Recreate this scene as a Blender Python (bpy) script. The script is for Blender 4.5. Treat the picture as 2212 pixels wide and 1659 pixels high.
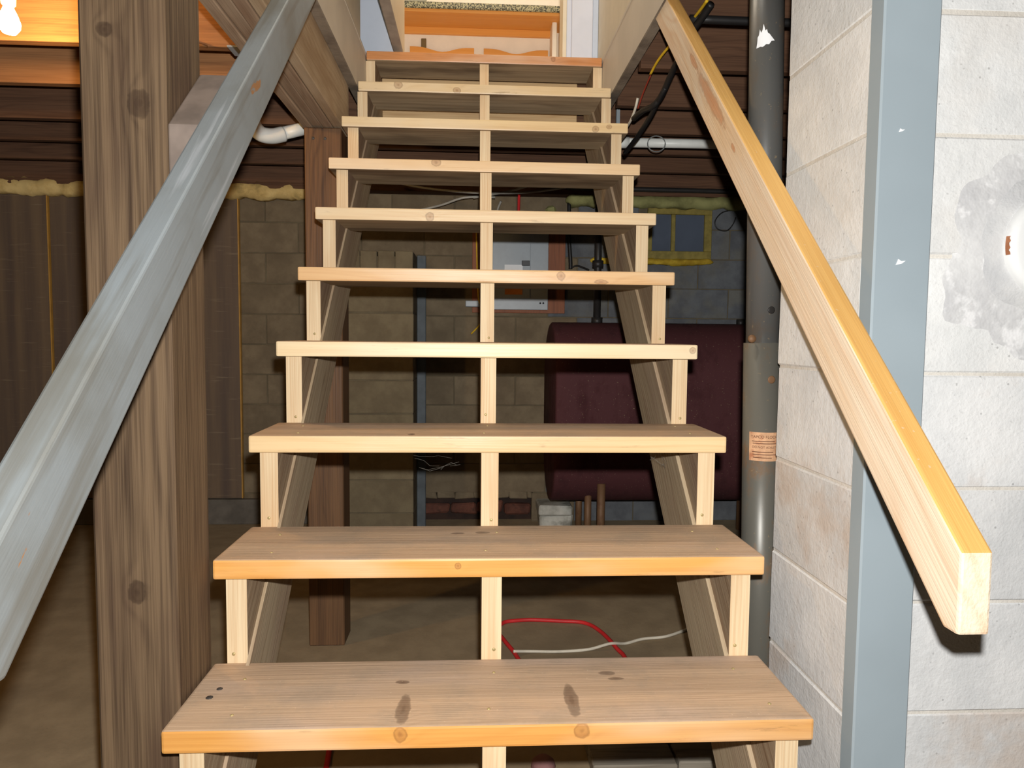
import bpy, bmesh, math, random
from mathutils import Vector, Matrix, noise as mnoise
random.seed(7)
for o in list(bpy.data.objects): bpy.data.objects.remove(o)
SC = bpy.context.scene
COL = SC.collection

# ------------------------------------------------------------------ camera
F = 1530.0; YAW = .0540; PITCH = .0675; ROLL = .0096
CAM = Vector((-.0408, 0.0, 1.2478))
fw = Vector((math.sin(YAW)*math.cos(PITCH), math.cos(YAW)*math.cos(PITCH), -math.sin(PITCH)))
r0 = Vector((math.cos(YAW), -math.sin(YAW), 0)); u0 = r0.cross(fw)
rt = r0*math.cos(ROLL) + u0*math.sin(ROLL); up = u0*math.cos(ROLL) - r0*math.sin(ROLL)
cd = bpy.data.cameras.new('camera'); cam = bpy.data.objects.new('camera', cd); COL.objects.link(cam)
cd.sensor_fit = 'HORIZONTAL'; cd.sensor_width = 36.0; cd.lens = F/2212*36; cd.clip_start = .02; cd.clip_end = 60
M = Matrix((rt, up, -fw)).transposed().to_4x4(); M.translation = CAM
cam.matrix_world = M
SC.camera = cam
SC.cycles.max_bounces = 6; SC.cycles.diffuse_bounces = 3; SC.cycles.glossy_bounces = 2

# ------------------------------------------------------------------ world, lights, exposure
w = bpy.data.worlds.new('world'); SC.world = w; w.use_nodes = True
w.node_tree.nodes['Background'].inputs[0].default_value = (.6, .7, 1, 1)
w.node_tree.nodes['Background'].inputs[1].default_value = .004
vs = SC.view_settings
vs.view_transform = 'Standard'; vs.look = 'None'; vs.exposure = 0.0; vs.gamma = 1.0; vs.use_curve_mapping = False

def lamp(name, kind, loc, energy, color, **kw):
    l = bpy.data.lights.new(name, kind); o = bpy.data.objects.new(name, l); COL.objects.link(o)
    o.location = loc; l.energy = energy; l.color = color
    for k, v in kw.items(): setattr(l, k, v)
    return o
# the camera's own flash, a little above and right of the lens
fl = lamp('camera_flash', 'SPOT', CAM + up*.070 + rt*.016, 74.0, (1.0, .985, .96), spot_size=2.5, spot_blend=.5, shadow_soft_size=.011)
fl.matrix_world = Matrix.Translation(fl.location) @ M.to_3x3().to_4x4()
fl.data.use_nodes = True
_nt = fl.data.node_tree; _em = [n for n in _nt.nodes if n.type == 'EMISSION'][0]
_fo = _nt.nodes.new('ShaderNodeLightFalloff'); _fo.inputs['Strength'].default_value = 1.0; _fo.inputs['Smooth'].default_value = 0
_nt.links.new(_fo.outputs['Linear'], _em.inputs['Strength'])
# lamps of the storey above: kitchen ceiling lamp, stairwell ceiling lamp
kl = lamp('kitchen_ceiling_lamp', 'AREA', (.1, 4.0, 4.80), 34.0, (1, .86, .68), shape='DISK', size=.4)
sl = lamp('stairwell_ceiling_lamp', 'AREA', (0, 2.3, 4.80), 12.0, (1, .93, .82), shape='DISK', size=.3)

# ------------------------------------------------------------------ helpers
def S(r, g, b):
    return tuple((c/255/12.92 if c/255 <= .04045 else ((c/255+.055)/1.055)**2.4) for c in (r, g, b)) + (1,)
def wpos(o):
    p = Vector((0, 0, 0))
    while o is not None: p = p + o.location; o = o.parent
    return p
def tag(o, label=None, cat=None, group=None, kind=None):
    if label: o['label'] = label
    if cat: o['category'] = cat
    if group: o['group'] = group
    if kind: o['kind'] = kind
    return o
def empty(name, loc, label=None, cat=None, group=None, kind=None):
    o = bpy.data.objects.new(name, None); COL.objects.link(o); o.location = loc; o.empty_display_size = .05
    return tag(o, label, cat, group, kind)
def link(name, me, loc, mat, parent=None, smooth=False):
    o = bpy.data.objects.new(name, me); COL.objects.link(o)
    loc = Vector(loc)
    if parent is not None:
        o.parent = parent; loc = loc - wpos(parent)
    o.location = loc
    if mat is not None:
        for m in (mat if isinstance(mat, (list, tuple)) else [mat]): me.materials.append(m)
    if smooth:
        for p in me.polygons: p.use_smooth = True
    return o
def bm2me(bm, name):
    bmesh.ops.recalc_face_normals(bm, faces=bm.faces[:])
    me = bpy.data.meshes.new(name); bm.to_mesh(me); bm.free(); return me
def box(name, lo, hi, mat, parent=None, bevel=0.0, jit=0.0, facemat=None, seg=1):
    lo = Vector(lo); hi = Vector(hi); c = (lo+hi)/2; h = (hi-lo)/2
    bm = bmesh.new(); bmesh.ops.create_cube(bm, size=2)
    for v in bm.verts:
        v.co = Vector((v.co.x*h.x, v.co.y*h.y, v.co.z*h.z))
        if jit: v.co += Vector((random.uniform(-jit, jit), random.uniform(-jit, jit), random.uniform(-jit, jit)))
    if bevel: bmesh.ops.bevel(bm, geom=bm.edges[:], offset=bevel, segments=seg, affect='EDGES', profile=.6)
    bm.normal_update()
    me = bm2me(bm, name); o = link(name, me, c, mat, parent)
    if facemat:
        for p in me.polygons: p.material_index = facemat(p.normal)
    return o
def prism(name, pts, x0, x1, mat, parent=None, axis='X', rotx=0.0, loc=None, bevel=0.0, facemat=None):
    """polygon pts in the plane square to axis, extruded from x0 to x1"""
    n = len(pts); cx = (x0+x1)/2
    if loc is None:
        ca = sum(p[0] for p in pts)/n; cb = sum(p[1] for p in pts)/n
    else: ca = cb = 0
    def mk(a, b, e):
        if axis == 'X': return Vector((e, a, b))
        if axis == 'Y': return Vector((a, e, b))
        return Vector((a, b, e))
    bm = bmesh.new()
    A = [bm.verts.new(mk(p[0]-ca, p[1]-cb, x0-cx)) for p in pts]; B = [bm.verts.new(mk(p[0]-ca, p[1]-cb, x1-cx)) for p in pts]
    bm.faces.new(A); bm.faces.new(list(reversed(B)))
    for i in range(n): bm.faces.new((A[i], B[i], B[(i+1) % n], A[(i+1) % n]))
    bmesh.ops.recalc_face_normals(bm, faces=bm.faces[:])
    if bevel: bmesh.ops.bevel(bm, geom=bm.edges[:], offset=bevel, segments=2, affect='EDGES', profile=.6)
    bm.normal_update()
    me = bm2me(bm, name)
    if loc is None: loc = mk(ca, cb, cx)
    o = link(name, me, loc, mat, parent)
    o.rotation_euler = (rotx, 0, 0)
    if facemat:
        for p in me.polygons: p.material_index = facemat(p.normal)
    return o
def tube(name, pts, r, mat, parent=None, seg=8, smooth_pts=0, radii=None):
    P = [Vector(p) for p in pts]
    if smooth_pts:
        Q = []
        for i in range(len(P)-1):
            p0 = P[max(i-1, 0)]; p1 = P[i]; p2 = P[i+1]; p3 = P[min(i+2, len(P)-1)]
            for k in range(smooth_pts):
                t = k/smooth_pts
                Q.append(.5*((2*p1)+(-p0+p2)*t+(2*p0-5*p1+4*p2-p3)*t*t+(-p0+3*p1-3*p2+p3)*t**3))
        Q.append(P[-1]); P = Q
    c = sum(P, Vector())/len(P)
    bm = bmesh.new(); rings = []; nrm = None
    for i, p in enumerate(P):
        t = (P[min(i+1, len(P)-1)]-P[max(i-1, 0)]).normalized()
        if nrm is None:
            nrm = t.orthogonal().normalized()
        else:
            nrm = (nrm - t*nrm.dot(t))
            nrm = nrm.normalized() if nrm.length > 1e-6 else t.orthogonal().normalized()
        b = t.cross(nrm); rr = radii[i] if radii else r
        rings.append([bm.verts.new(p-c+(nrm*math.cos(a)+b*math.sin(a))*rr) for a in [2*math.pi*k/seg for k in range(seg)]])
    for A, B in zip(rings[:-1], rings[1:]):
        for k in range(seg): bm.faces.new((A[k], A[(k+1) % seg], B[(k+1) % seg], B[k]))
    bm.faces.new(list(reversed(rings[0]))); bm.faces.new(rings[-1])
    return link(name, bm2me(bm, name), c, mat, parent, smooth=True)
def lathe(name, prof, loc, mat, parent=None, seg=24, axis='Z'):
    bm = bmesh.new(); rings = []
    def mk(r, h, a):
        x, y = r*math.cos(a), r*math.sin(a)
        return {'Z': (x, y, h), 'Y': (x, h, y), 'X': (h, x, y)}[axis]
    for (r, h) in prof: rings.append([bm.verts.new(mk(max(r, 1e-5), h, 2*math.pi*k/seg)) for k in range(seg)])
    for A, B in zip(rings[:-1], rings[1:]):
        for k in range(seg): bm.faces.new((A[k], A[(k+1) % seg], B[(k+1) % seg], B[k]))
    bmesh.ops.remove_doubles(bm, verts=bm.verts[:], dist=2e-5)
    return link(name, bm2me(bm, name), loc, mat, parent, smooth=True)
def lump(name, x0, x1, y, z0, z1, depth, mat, parent=None, n=60, seg=10, seed=0, rough=.35):
    """a lumpy bead of foam along X"""
    bm = bmesh.new(); rings = []; cz = (z0+z1)/2; rz = (z1-z0)/2; cx = (x0+x1)/2
    for i in range(n+1):
        x = x0+(x1-x0)*i/n
        ring = []
        for k in range(seg):
            a = 2*math.pi*k/seg
            s = 1 + rough*mnoise.noise(Vector((x*9+seed, math.cos(a)*1.2, math.sin(a)*1.2+seed))) + rough*.5*mnoise.noise(Vector((x*28, math.cos(a)*3, math.sin(a)*3+seed)))
            e = min(1, .25+min(i, n-i)*.4)
            ring.append(bm.verts.new((x-cx, math.cos(a)*depth*s*e, math.sin(a)*rz*s*e)))
        rings.append(ring)
    for A, B in zip(rings[:-1], rings[1:]):
        for k in range(seg): bm.faces.new((A[k], A[(k+1) % seg], B[(k+1) % seg], B[k]))
    bm.faces.new(list(reversed(rings[0]))); bm.faces.new(rings[-1])
    return link(name, bm2me(bm, name), (cx, y, cz), mat, parent, smooth=True)

# ------------------------------------------------------------------ materials
class NT:
    def __init__(s, name):
        s.m = bpy.data.materials.new(name); s.m.use_nodes = True; s.t = s.m.node_tree
        s.b = s.t.nodes['Principled BSDF']
    def n(s, typ, ins=(), **props):
        nd = s.t.nodes.new(typ)
        for k, v in props.items(): setattr(nd, k, v)
        for k, v in (ins.items() if isinstance(ins, dict) else enumerate(ins)):
            if v is None: continue
            if hasattr(v, 'is_output'): s.t.links.new(v, nd.inputs[k])
            else: nd.inputs[k].default_value = v
        return nd
    def math(s, op, a, b=None, c=None, clamp=False):
        return s.n('ShaderNodeMath', [a, b, c][:1 if b is None else (2 if c is None else 3)], operation=op, use_clamp=clamp).outputs[0]
    def vec(s, op, a, b): return s.n('ShaderNodeVectorMath', [a, b], operation=op).outputs[0]
    def mix(s, f, a, b, blend='MIX'):
        nd = s.n('ShaderNodeMix', data_type='RGBA', blend_type=blend)
        for i, v in ((0, f), (6, a), (7, b)):
            if hasattr(v, 'is_output'): s.t.links.new(v, nd.inputs[i])
            else: nd.inputs[i].default_value = v
        return nd.outputs[2]
    def ss(s, x, a, b, lo=0.0, hi=1.0):
        return s.n('ShaderNodeMapRange', {0: x, 1: a, 2: b, 3: lo, 4: hi}, interpolation_type='SMOOTHSTEP').outputs[0]
    def noise(s, v, scale, detail=3.0, rough=.55, dist=0.0):
        return s.n('ShaderNodeTexNoise', {'Vector': v, 'Scale': scale, 'Detail': detail, 'Roughness': rough, 'Distortion': dist}).outputs[0]
    def coord(s, rnd=True):
        tc = s.n('ShaderNodeTexCoord').outputs['Object']; s.raw = tc
        if not rnd: return tc
        r = s.n('ShaderNodeObjectInfo').outputs['Random']
        off = s.n('ShaderNodeCombineXYZ', [s.math('MULTIPLY', r, 31.7), s.math('MULTIPLY', r, 53.1), s.math('MULTIPLY', r, 17.3)]).outputs[0]
        return s.vec('ADD', tc, off)
    def out(s, col, rough=.6, spec=.4, bump=None, bstr=.2, bdist=.002, metal=0.0):
        def setp(k, v):
            if hasattr(v, 'is_output'): s.t.links.new(v, s.b.inputs[k])
            else: s.b.inputs[k].default_value = v
        setp('Base Color', col); setp('Roughness', rough); setp('Specular IOR Level', spec); setp('Metallic', metal)
        if bump is not None:
            bp = s.n('ShaderNodeBump', {'Strength': bstr, 'Distance': bdist, 'Height': bump})
            s.t.links.new(bp.outputs[0], s.b.inputs['Normal'])
        return s.m

def wood(name, light, dark, axis=0, rings=60.0, contrast=.7, fine=.35, rough=.6, spec=.35, knots=(), vknots=0.0,
         blotch=None, bstr=.25, wave=10.0, dirt=None, knotcol=None, stretch=.35, ringamt=1.0, rotx=0.0, tone=.12, kfill=.4, grime=None, midf=1.0):
    s = NT(name); v = s.coord()
    if rotx: v = s.n('ShaderNodeMapping', {'Vector': v, 'Rotation': (-rotx, 0, 0)}).outputs[0]
    sp = s.n('ShaderNodeSeparateXYZ', [v]).outputs
    g = sp[axis]; a = sp[(axis+1) % 3]; b = sp[(axis+2) % 3]
    C = lambda sg, sa, sb: s.n('ShaderNodeCombineXYZ', [s.math('MULTIPLY', g, sg), s.math('MULTIPLY', a, sa), s.math('MULTIPLY', b, sb)]).outputs[0]
    n1 = s.noise(C(stretch*3, 6, 6), 1.0, 2.0)
    kd = None; km = None
    for (kx, ky, kz, rx, ry, rz) in knots:
        d = s.n('ShaderNodeVectorMath', [s.vec('DIVIDE', s.vec('SUBTRACT', s.raw, (kx, ky, kz)), (rx, ry, rz))], operation='LENGTH').outputs['Value']
        kd = d if kd is None else s.math('MINIMUM', kd, d)
    if kd is not None: kd = s.math('ADD', kd, s.math('MULTIPLY', s.math('SUBTRACT', s.noise(s.raw, 70.0, 2.0), .5), .7))
    ph = s.math('ADD', s.math('MULTIPLY', s.math('ADD', a, s.math('MULTIPLY', b, .7)), rings), s.math('MULTIPLY', n1, wave))
    if kd is not None:
        ph = s.math('ADD', ph, s.math('MULTIPLY', s.math('POWER', 2.718, s.math('MULTIPLY', kd, -.8)), 2.2))
    sw = s.math('POWER', s.math('ADD', s.math('MULTIPLY', s.math('SINE', s.math('MULTIPLY', ph, 6.283)), .5), .5), 3.0)
    sw = s.math('MULTIPLY', sw, s.ss(s.noise(C(.9, 9, 9), 1.0, 2.0), .35, .7))
    fn = s.ss(s.noise(C(4, 230, 230), 1.0, 2.0), .3, .7)
    mid = s.noise(C(1.2*midf**.5, 34*midf, 34*midf), 1.0, 4.0, .6)
    f = s.math('ADD', s.math('MULTIPLY', sw, contrast*.45*ringamt), s.math('MULTIPLY', s.ss(mid, .32, .72), contrast*.6))
    f = s.math('ADD', f, s.math('MULTIPLY', s.math('SUBTRACT', fn, .5), fine), clamp=True)
    col = s.mix(f, light, dark)
    if blotch:
        bl = s.ss(s.noise(C(2.2, 7, 7), 1.0, 3.0), .45, .72)
        col = s.mix(s.math('MULTIPLY', bl, blotch[1]), col, blotch[0])
    kc = knotcol or tuple(c*.28 for c in dark[:3])+(1,)
    if kd is not None:
        m = s.ss(kd, 1.05, .75); col = s.mix(s.math('MULTIPLY', m, kfill), col, kc); core = s.ss(kd, .55, .1); col = s.mix(s.math('MULTIPLY', core, .35), col, kc)
        edge = s.math('MULTIPLY', s.ss(kd, 1.2, 1.0), s.ss(kd, .75, .95)); col = s.mix(s.math('MULTIPLY', edge, .4), col, tuple(c*.6 for c in kc[:3])+(1,))
    if vknots:
        vo = s.n('ShaderNodeTexVoronoi', {'Vector': C(2.4, 9, 9), 'Scale': 1.0, 'Randomness': 1.0})
        sel = s.math('LESS_THAN', s.n('ShaderNodeSeparateColor', [vo.outputs['Color']]).outputs[0], vknots)
        m = s.math('MULTIPLY', s.ss(vo.outputs['Distance'], .20, .10), sel)
        col = s.mix(s.math('MULTIPLY', m, .8), col, kc)
    if grime:
        gm = s.ss(s.noise(C(6, 50, 50), 1.0, 6.0, .7), .60, .74); col = s.mix(s.math('MULTIPLY', gm, .45), col, grime)
    if dirt:
        dn = s.ss(s.noise(s.vec('MULTIPLY', v, (1, 1, 1)), 9.0, 6.0, .7), .42, .68)
        col = s.mix(s.math('MULTIPLY', dn, dirt[1]), col, dirt[0])
        spk = s.ss(s.noise(v, 170.0, 1.0), .73, .78)
        col = s.mix(s.math('MULTIPLY', spk, .5), col, S(225, 205, 175))
    tn = s.math('MULTIPLY_ADD', s.math('FRACT', s.math('MULTIPLY', s.n('ShaderNodeObjectInfo').outputs['Random'], 7.31)), 2*tone, 1-tone)
    col = s.mix(1.0, col, s.n('ShaderNodeCombineXYZ', [tn, tn, tn]).outputs[0], 'MULTIPLY')
    return s.out(col, rough, spec, fn, bstr, .0012)

def plain(name, col, rough=.5, spec=.4, var=.12, scale=12.0, metal=0.0, bstr=.05, dark=None, darkamt=.0, dscale=6.0, fleck=None, fthr=.76):
    s = NT(name); v = s.coord()
    n = s.noise(v, scale, 3.0, .6)
    c = s.mix(s.math('MULTIPLY', s.ss(n, .3, .7), 1.0), tuple(x*(1-var) for x in col[:3])+(1,), tuple(min(1, x*(1+var)) for x in col[:3])+(1,))
    if dark: c = s.mix(s.math('MULTIPLY', s.ss(s.noise(v, dscale, 6.0, .65), .48, .66), darkamt), c, dark)
    if fleck: c = s.mix(s.ss(s.noise(v, 22.0, 4.0, .6), fthr, fthr+.03), c, fleck)
    return s.out(c, rough, spec, s.noise(v, 180.0, 1.0), bstr, .001, metal)

def concrete(name, col, col2, rough=.85, pit=.5, stain=None, stainamt=.4, grain=240.0, bstr=.5, bdist=.0025, stainscale=2.6, orange=False):
    s = NT(name); v = s.coord()
    n = s.noise(v, 7.0, 4.0, .65); g = s.noise(v, grain, 2.0, .6)
    c = s.mix(s.ss(n, .32, .68), col, col2)
    c = s.mix(s.math('MULTIPLY', s.ss(g, .62, .72), pit*.35), c, tuple(x*.35 for x in col[:3])+(1,))
    vo = s.n('ShaderNodeTexVoronoi', {'Vector': v, 'Scale': 62.0}).outputs['Distance']
    pm = s.math('MULTIPLY', s.ss(vo, .16, .08), s.ss(s.noise(v, 23.0, 2.0), .5, .6))
    c = s.mix(s.math('MULTIPLY', pm, pit), c, tuple(x*.25 for x in col[:3])+(1,))
    if stain: c = s.mix(s.math('MULTIPLY', s.ss(s.noise(v, stainscale, 5.0, .6), .52, .66), stainamt), c, stain)
    tn = s.math('MULTIPLY_ADD', s.math('FRACT', s.math('MULTIPLY', s.n('ShaderNodeObjectInfo').outputs['Random'], 7.31)), .14, .93)
    c = s.mix(1.0, c, s.n('ShaderNodeCombineXYZ', [tn, tn, tn]).outputs[0], 'MULTIPLY')
    h = s.math('ADD', s.math('MULTIPLY', g, .5), s.noise(v, 60.0, 2.0, .6))
    return s.out(c, rough, .25, h, bstr, bdist)

# pine of the stair
DUSTY = S(176, 152, 126)
def tread_mats(i, front, front2, knots_top=(), knots_front=()):
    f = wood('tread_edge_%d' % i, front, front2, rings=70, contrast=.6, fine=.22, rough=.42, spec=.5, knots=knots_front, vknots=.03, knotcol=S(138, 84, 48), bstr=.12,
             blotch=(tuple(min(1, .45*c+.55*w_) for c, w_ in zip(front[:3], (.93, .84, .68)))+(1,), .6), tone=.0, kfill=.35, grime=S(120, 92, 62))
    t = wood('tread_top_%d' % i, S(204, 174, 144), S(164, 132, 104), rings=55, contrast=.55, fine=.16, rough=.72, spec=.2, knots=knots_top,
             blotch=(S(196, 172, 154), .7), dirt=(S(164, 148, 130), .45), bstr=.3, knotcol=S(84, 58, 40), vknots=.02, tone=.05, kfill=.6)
    return [f, t]
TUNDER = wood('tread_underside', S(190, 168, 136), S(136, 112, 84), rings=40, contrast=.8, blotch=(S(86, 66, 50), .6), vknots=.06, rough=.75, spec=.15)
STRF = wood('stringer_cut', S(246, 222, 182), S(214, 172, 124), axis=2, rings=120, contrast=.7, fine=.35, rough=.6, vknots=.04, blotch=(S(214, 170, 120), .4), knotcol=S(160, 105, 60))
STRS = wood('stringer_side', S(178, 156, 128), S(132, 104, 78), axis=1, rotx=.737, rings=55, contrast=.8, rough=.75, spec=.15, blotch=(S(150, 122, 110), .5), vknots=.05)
SIST = wood('sister_board', S(190, 170, 140), S(140, 114, 86), axis=1, rotx=.737, rings=50, contrast=.7, rough=.75, spec=.15, blotch=(S(160, 130, 112), .4), vknots=.06)
OLDPOST = wood('old_post', S(114, 93, 70), S(56, 41, 30), axis=2, rings=26, contrast=.9, fine=.5, rough=.7, spec=.25, blotch=(S(80, 60, 47), .75), ringamt=.6, wave=5, midf=2.2, kfill=.6,
               knots=[(.0255, -.076, .507, .0165, .02, .021), (-.0256, -.076, .621, .013, .02, .011), (.0014, -.076, -.30, .014, .02, .019)], knotcol=S(52, 36, 26), bstr=.4)
FARPOST = wood('far_post_wood', S(118, 86, 58), S(70, 50, 37), axis=2, rings=40, contrast=.8, fine=.4, rough=.55, spec=.3, vknots=.05)
BEAMW = wood('beam_wood', S(172, 150, 126), S(122, 98, 78), axis=1, rings=40, contrast=.7, rough=.75, spec=.15, blotch=(S(110, 70, 46), .5))
JOIST = wood('joist_wood_lit', S(158, 112, 74), S(108, 73, 48), axis=0, rings=40, contrast=.7, rough=.75, spec=.15, vknots=.06)  # left joists: bulb light painted in as a lighter, oranger brown
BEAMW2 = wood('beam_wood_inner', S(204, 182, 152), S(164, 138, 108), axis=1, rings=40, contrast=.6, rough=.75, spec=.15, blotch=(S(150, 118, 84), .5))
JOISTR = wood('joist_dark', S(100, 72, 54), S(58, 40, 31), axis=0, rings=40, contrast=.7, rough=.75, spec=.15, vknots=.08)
RAILN = wood('rail_pine_side', S(248, 230, 204), S(226, 184, 144), axis=1, rings=26, contrast=.7, fine=.2, rough=.42, spec=.45, wave=7, ringamt=1.4,
             knots=[(-.019, .10, -.028, .03, .13, .017), (-.019, -.125, -.036, .03, .016, .006), (-.019, .30, -.022, .03, .045, .009)],
             blotch=(S(232, 196, 150), .45), knotcol=S(214, 150, 104), stretch=.5, kfill=.7)
RAILT = wood('rail_pine_top', S(232, 184, 108), S(204, 144, 68), axis=1, rings=70, contrast=.5, fine=.3, rough=.5, spec=.4, wave=6, dirt=(S(222, 176, 104), .2), bstr=.2)
SUBF = wood('subfloor', S(120, 84, 54), S(76, 48, 30), axis=0, rings=30)
PLANKG = wood('grey_plank', S(150, 142, 128), S(98, 88, 76), axis=0, rings=40, contrast=.8, rough=.85, spec=.1)
HEADW = wood('header_wood', S(206, 176, 132), S(172, 136, 92), axis=0, rings=40, vknots=.05)
GREYP = plain('grey_paint', S(150, 160, 166), .45, .4, .06, 5.0)
GREYB = plain('grey_board_paint', S(158, 171, 178), .5, .35, .05, 3.0, fleck=S(235, 238, 240), fthr=.775)
def railgrey():
    s = NT('worn_grey_rail'); v = s.coord(); sp = s.n('ShaderNodeSeparateXYZ', [v]).outputs
    st = s.n('ShaderNodeCombineXYZ', [s.math('MULTIPLY', sp[0], 30.0), s.math('MULTIPLY', sp[1], 1.6), s.math('MULTIPLY', sp[2], 30.0)]).outputs[0]
    n = s.noise(st, 1.0, 4.0); n2 = s.noise(v, 3.5, 5.0); fn = s.noise(s.vec('MULTIPLY', v, (300, 12, 300)), 1.0, 2.0)
    c = s.mix(s.ss(n2, .35, .65), S(146, 154, 158), S(126, 129, 126))
    c = s.mix(s.math('MULTIPLY', s.ss(n, .5, .66), .7), c, S(116, 114, 106))
    c = s.mix(s.math('MULTIPLY', s.ss(n, .36, .28), .5), c, S(196, 202, 208))
    c = s.mix(s.ss(s.noise(s.vec('MULTIPLY', v, (9, 2.5, 9)), 2.2, 5.0), .695, .705), c, S(170, 122, 80))
    return s.out(c, .5, .4, fn, .2, .001)
RAILG = railgrey()
WHITEBLK = concrete('white_painted_block', S(234, 234, 232), S(218, 219, 218), pit=.5, stain=S(222, 216, 208), stainamt=.4, bstr=.6, bdist=.0022, rough=.6, grain=190)
WHITEBLK2 = concrete('white_painted_block_stained', S(232, 232, 231), S(216, 217, 217), pit=.5, stain=S(206, 184, 164), stainamt=.55, bstr=.6, bdist=.0022, rough=.6, grain=190, stainscale=3.4)
WMORTAR = concrete('white_painted_mortar', S(222, 217, 208), S(208, 202, 192), pit=.2)
PATCH = concrete('smeared_mortar', S(222, 222, 221), S(200, 200, 201), pit=.1, bstr=.5, bdist=.003, stain=S(240, 240, 240), stainamt=.8, stainscale=26, grain=60)
RINGM = concrete('flue_ring_mortar_shaded', S(212, 212, 211), S(190, 191, 193), pit=.2)  # grey shading of the ring put into a darker mortar colour
RUSTP = concrete('orange_rust', S(188, 132, 98), S(150, 96, 66), pit=.4)
CAPM = plain('flue_cap_paint', S(226, 227, 226), .45, .4, .04, 6.0, dark=S(206, 204, 204), darkamt=.6, dscale=9.0)
BLKW = concrete('block_warm', S(124, 110, 88), S(106, 93, 74), pit=.35, stain=S(96, 84, 66), stainamt=.4)
BLKG = concrete('block_grey', S(104, 107, 110), S(86, 88, 92), pit=.35, stain=S(118, 112, 92), stainamt=.35)
MORT = concrete('mortar_grey', S(108, 98, 78), S(92, 83, 66))
PILM = concrete('pilaster_block', S(124, 112, 88), S(108, 96, 75), pit=.3, stain=S(104, 92, 70), stainamt=.4)
FLOORM = concrete('floor_concrete', S(160, 142, 114), S(144, 127, 101), pit=.3, stain=S(124, 110, 90), stainamt=.4, grain=160, bstr=.25, stainscale=1.6)
FOAM = concrete('spray_foam_mat', S(214, 188, 128), S(182, 152, 92), pit=.2, stain=S(120, 118, 84), stainamt=.5, stainscale=7)
FOAMY = concrete('spray_foam_yellow', S(214, 184, 62), S(166, 134, 38), pit=.3)
FOAMG = concrete('spray_foam_green', S(150, 148, 96), S(120, 118, 74), pit=.3)
def panelmat():
    s = NT('brown_panel'); v = s.coord(); sp = s.n('ShaderNodeSeparateXYZ', [v]).outputs
    st = s.n('ShaderNodeCombineXYZ', [s.math('MULTIPLY', sp[0], 14.0), sp[1], s.math('MULTIPLY', sp[2], .7)]).outputs[0]
    n = s.noise(st, 1.0, 4.0); scr = s.noise(s.n('ShaderNodeMapping', {'Vector': v, 'Rotation': (0, .6, 0), 'Scale': (6, 1, 90)}).outputs[0], 1.0, 3.0)
    c = s.mix(s.ss(n, .25, .8), S(88, 74, 65), S(116, 97, 76))
    c = s.mix(s.math('MULTIPLY', s.ss(scr, .6, .75), .35), c, S(150, 134, 110))
    return s.out(c, .45, .35, scr, .15, .001)
PANEL = panelmat()
GOLD = plain('panel_edge', S(176, 132, 62), .5, .4)
def metal(name, base, rust, amt, rough=.38, sc=9.0, spec=.5, met=.15):
    s = NT(name); v = s.coord(); n = s.noise(s.vec('MULTIPLY', v, (1, 1, .6)), sc, 7.0, .7)
    m = s.math('MULTIPLY', s.ss(n, .5, .66), amt); c = s.mix(m, base, rust)
    sp = s.ss(s.noise(v, 120.0, 2.0), .68, .74); c = s.mix(s.math('MULTIPLY', sp, .6), c, S(150, 132, 104))
    return s.out(c, s.math('ADD', rough, s.math('MULTIPLY', m, .4)), spec, n, .1, .001, met)
STEELU = metal('post_steel_upper', S(92, 92, 90), S(112, 88, 62), .4)
STEELL = metal('post_steel_lower', S(106, 104, 96), S(124, 94, 64), .9)
RUST = metal('rusty_steel', S(120, 88, 60), S(96, 60, 40), .9, .6)
TANKM = metal('tank_paint', S(84, 48, 50), S(66, 38, 40), .6, .75, 4.0, .2, 0.0)
BLACKP = plain('black_pipe', S(40, 38, 37), .45, .4)
BLACKC = plain('black_cable', S(30, 29, 29), .5, .4)
WHITEC = plain('white_cable', S(216, 208, 190), .6, .3)
YELC = plain('yellow_cable', S(222, 180, 40), .5, .4)
REDC = plain('red_cord', S(206, 44, 46), .5, .4)
PVC = plain('pvc_white', S(226, 228, 222), .4, .45, .05)
PANELG = plain('breaker_panel_grey', S(150, 158, 164), .4, .45, .05, dark=S(100, 104, 106), darkamt=.25)
PLY = wood('plywood_board', S(140, 84, 54), S(98, 56, 36), axis=2, rings=30, contrast=.6)
BLACKM = plain('black_plastic', S(22, 22, 23), .4, .4)
PAPERW = plain('paper_white', S(232, 234, 236), .6, .2, .03)
PAPERO = plain('paper_orange', S(208, 130, 66), .6, .2)
TAGM = plain('tan_paper_tag', S(214, 168, 130), .7, .15, .12, 60.0, dark=S(176, 104, 70), darkamt=.7, dscale=40.0)
INK = plain('faded_ink', S(96, 62, 48), .8, .1)
REDBR = concrete('red_brick', S(112, 70, 56), S(76, 48, 40), pit=.6, stain=S(54, 42, 36), stainamt=.7, stainscale=9)
DARKSOIL = concrete('dark_rubble', S(62, 44, 36), S(44, 34, 30))
GREYWHT = concrete('pale_concrete', S(196, 194, 184), S(150, 148, 138), pit=.5, stain=S(110, 108, 98), stainamt=.6, stainscale=9)
OLIVE = plain('olive_frame', S(132, 118, 58), .6, .3, .2, 20.0)
GLASSD = plain('dark_glass', S(80, 88, 102), .3, .4, .1, 4.0)
SKIRT = plain('beige_skirt_paint', S(220, 210, 194), .55, .3, .05, 4.0, fleck=S(245, 243, 238), fthr=.79)
SKIRTU = concrete('bare_skirt_edge', S(150, 138, 122), S(112, 100, 88), pit=.3)
DRYB = plain('cream_wall_paint', S(228, 217, 194), .6, .25, .03)
BLUEW = plain('pale_blue_wall', S(205, 213, 226), .6, .25, .02)
DOORP = plain('cream_door_paint', S(238, 222, 194), .45, .35, .03)
DOORU = plain('bare_door_edge', S(164, 152, 140), .7, .2, .15)
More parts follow.
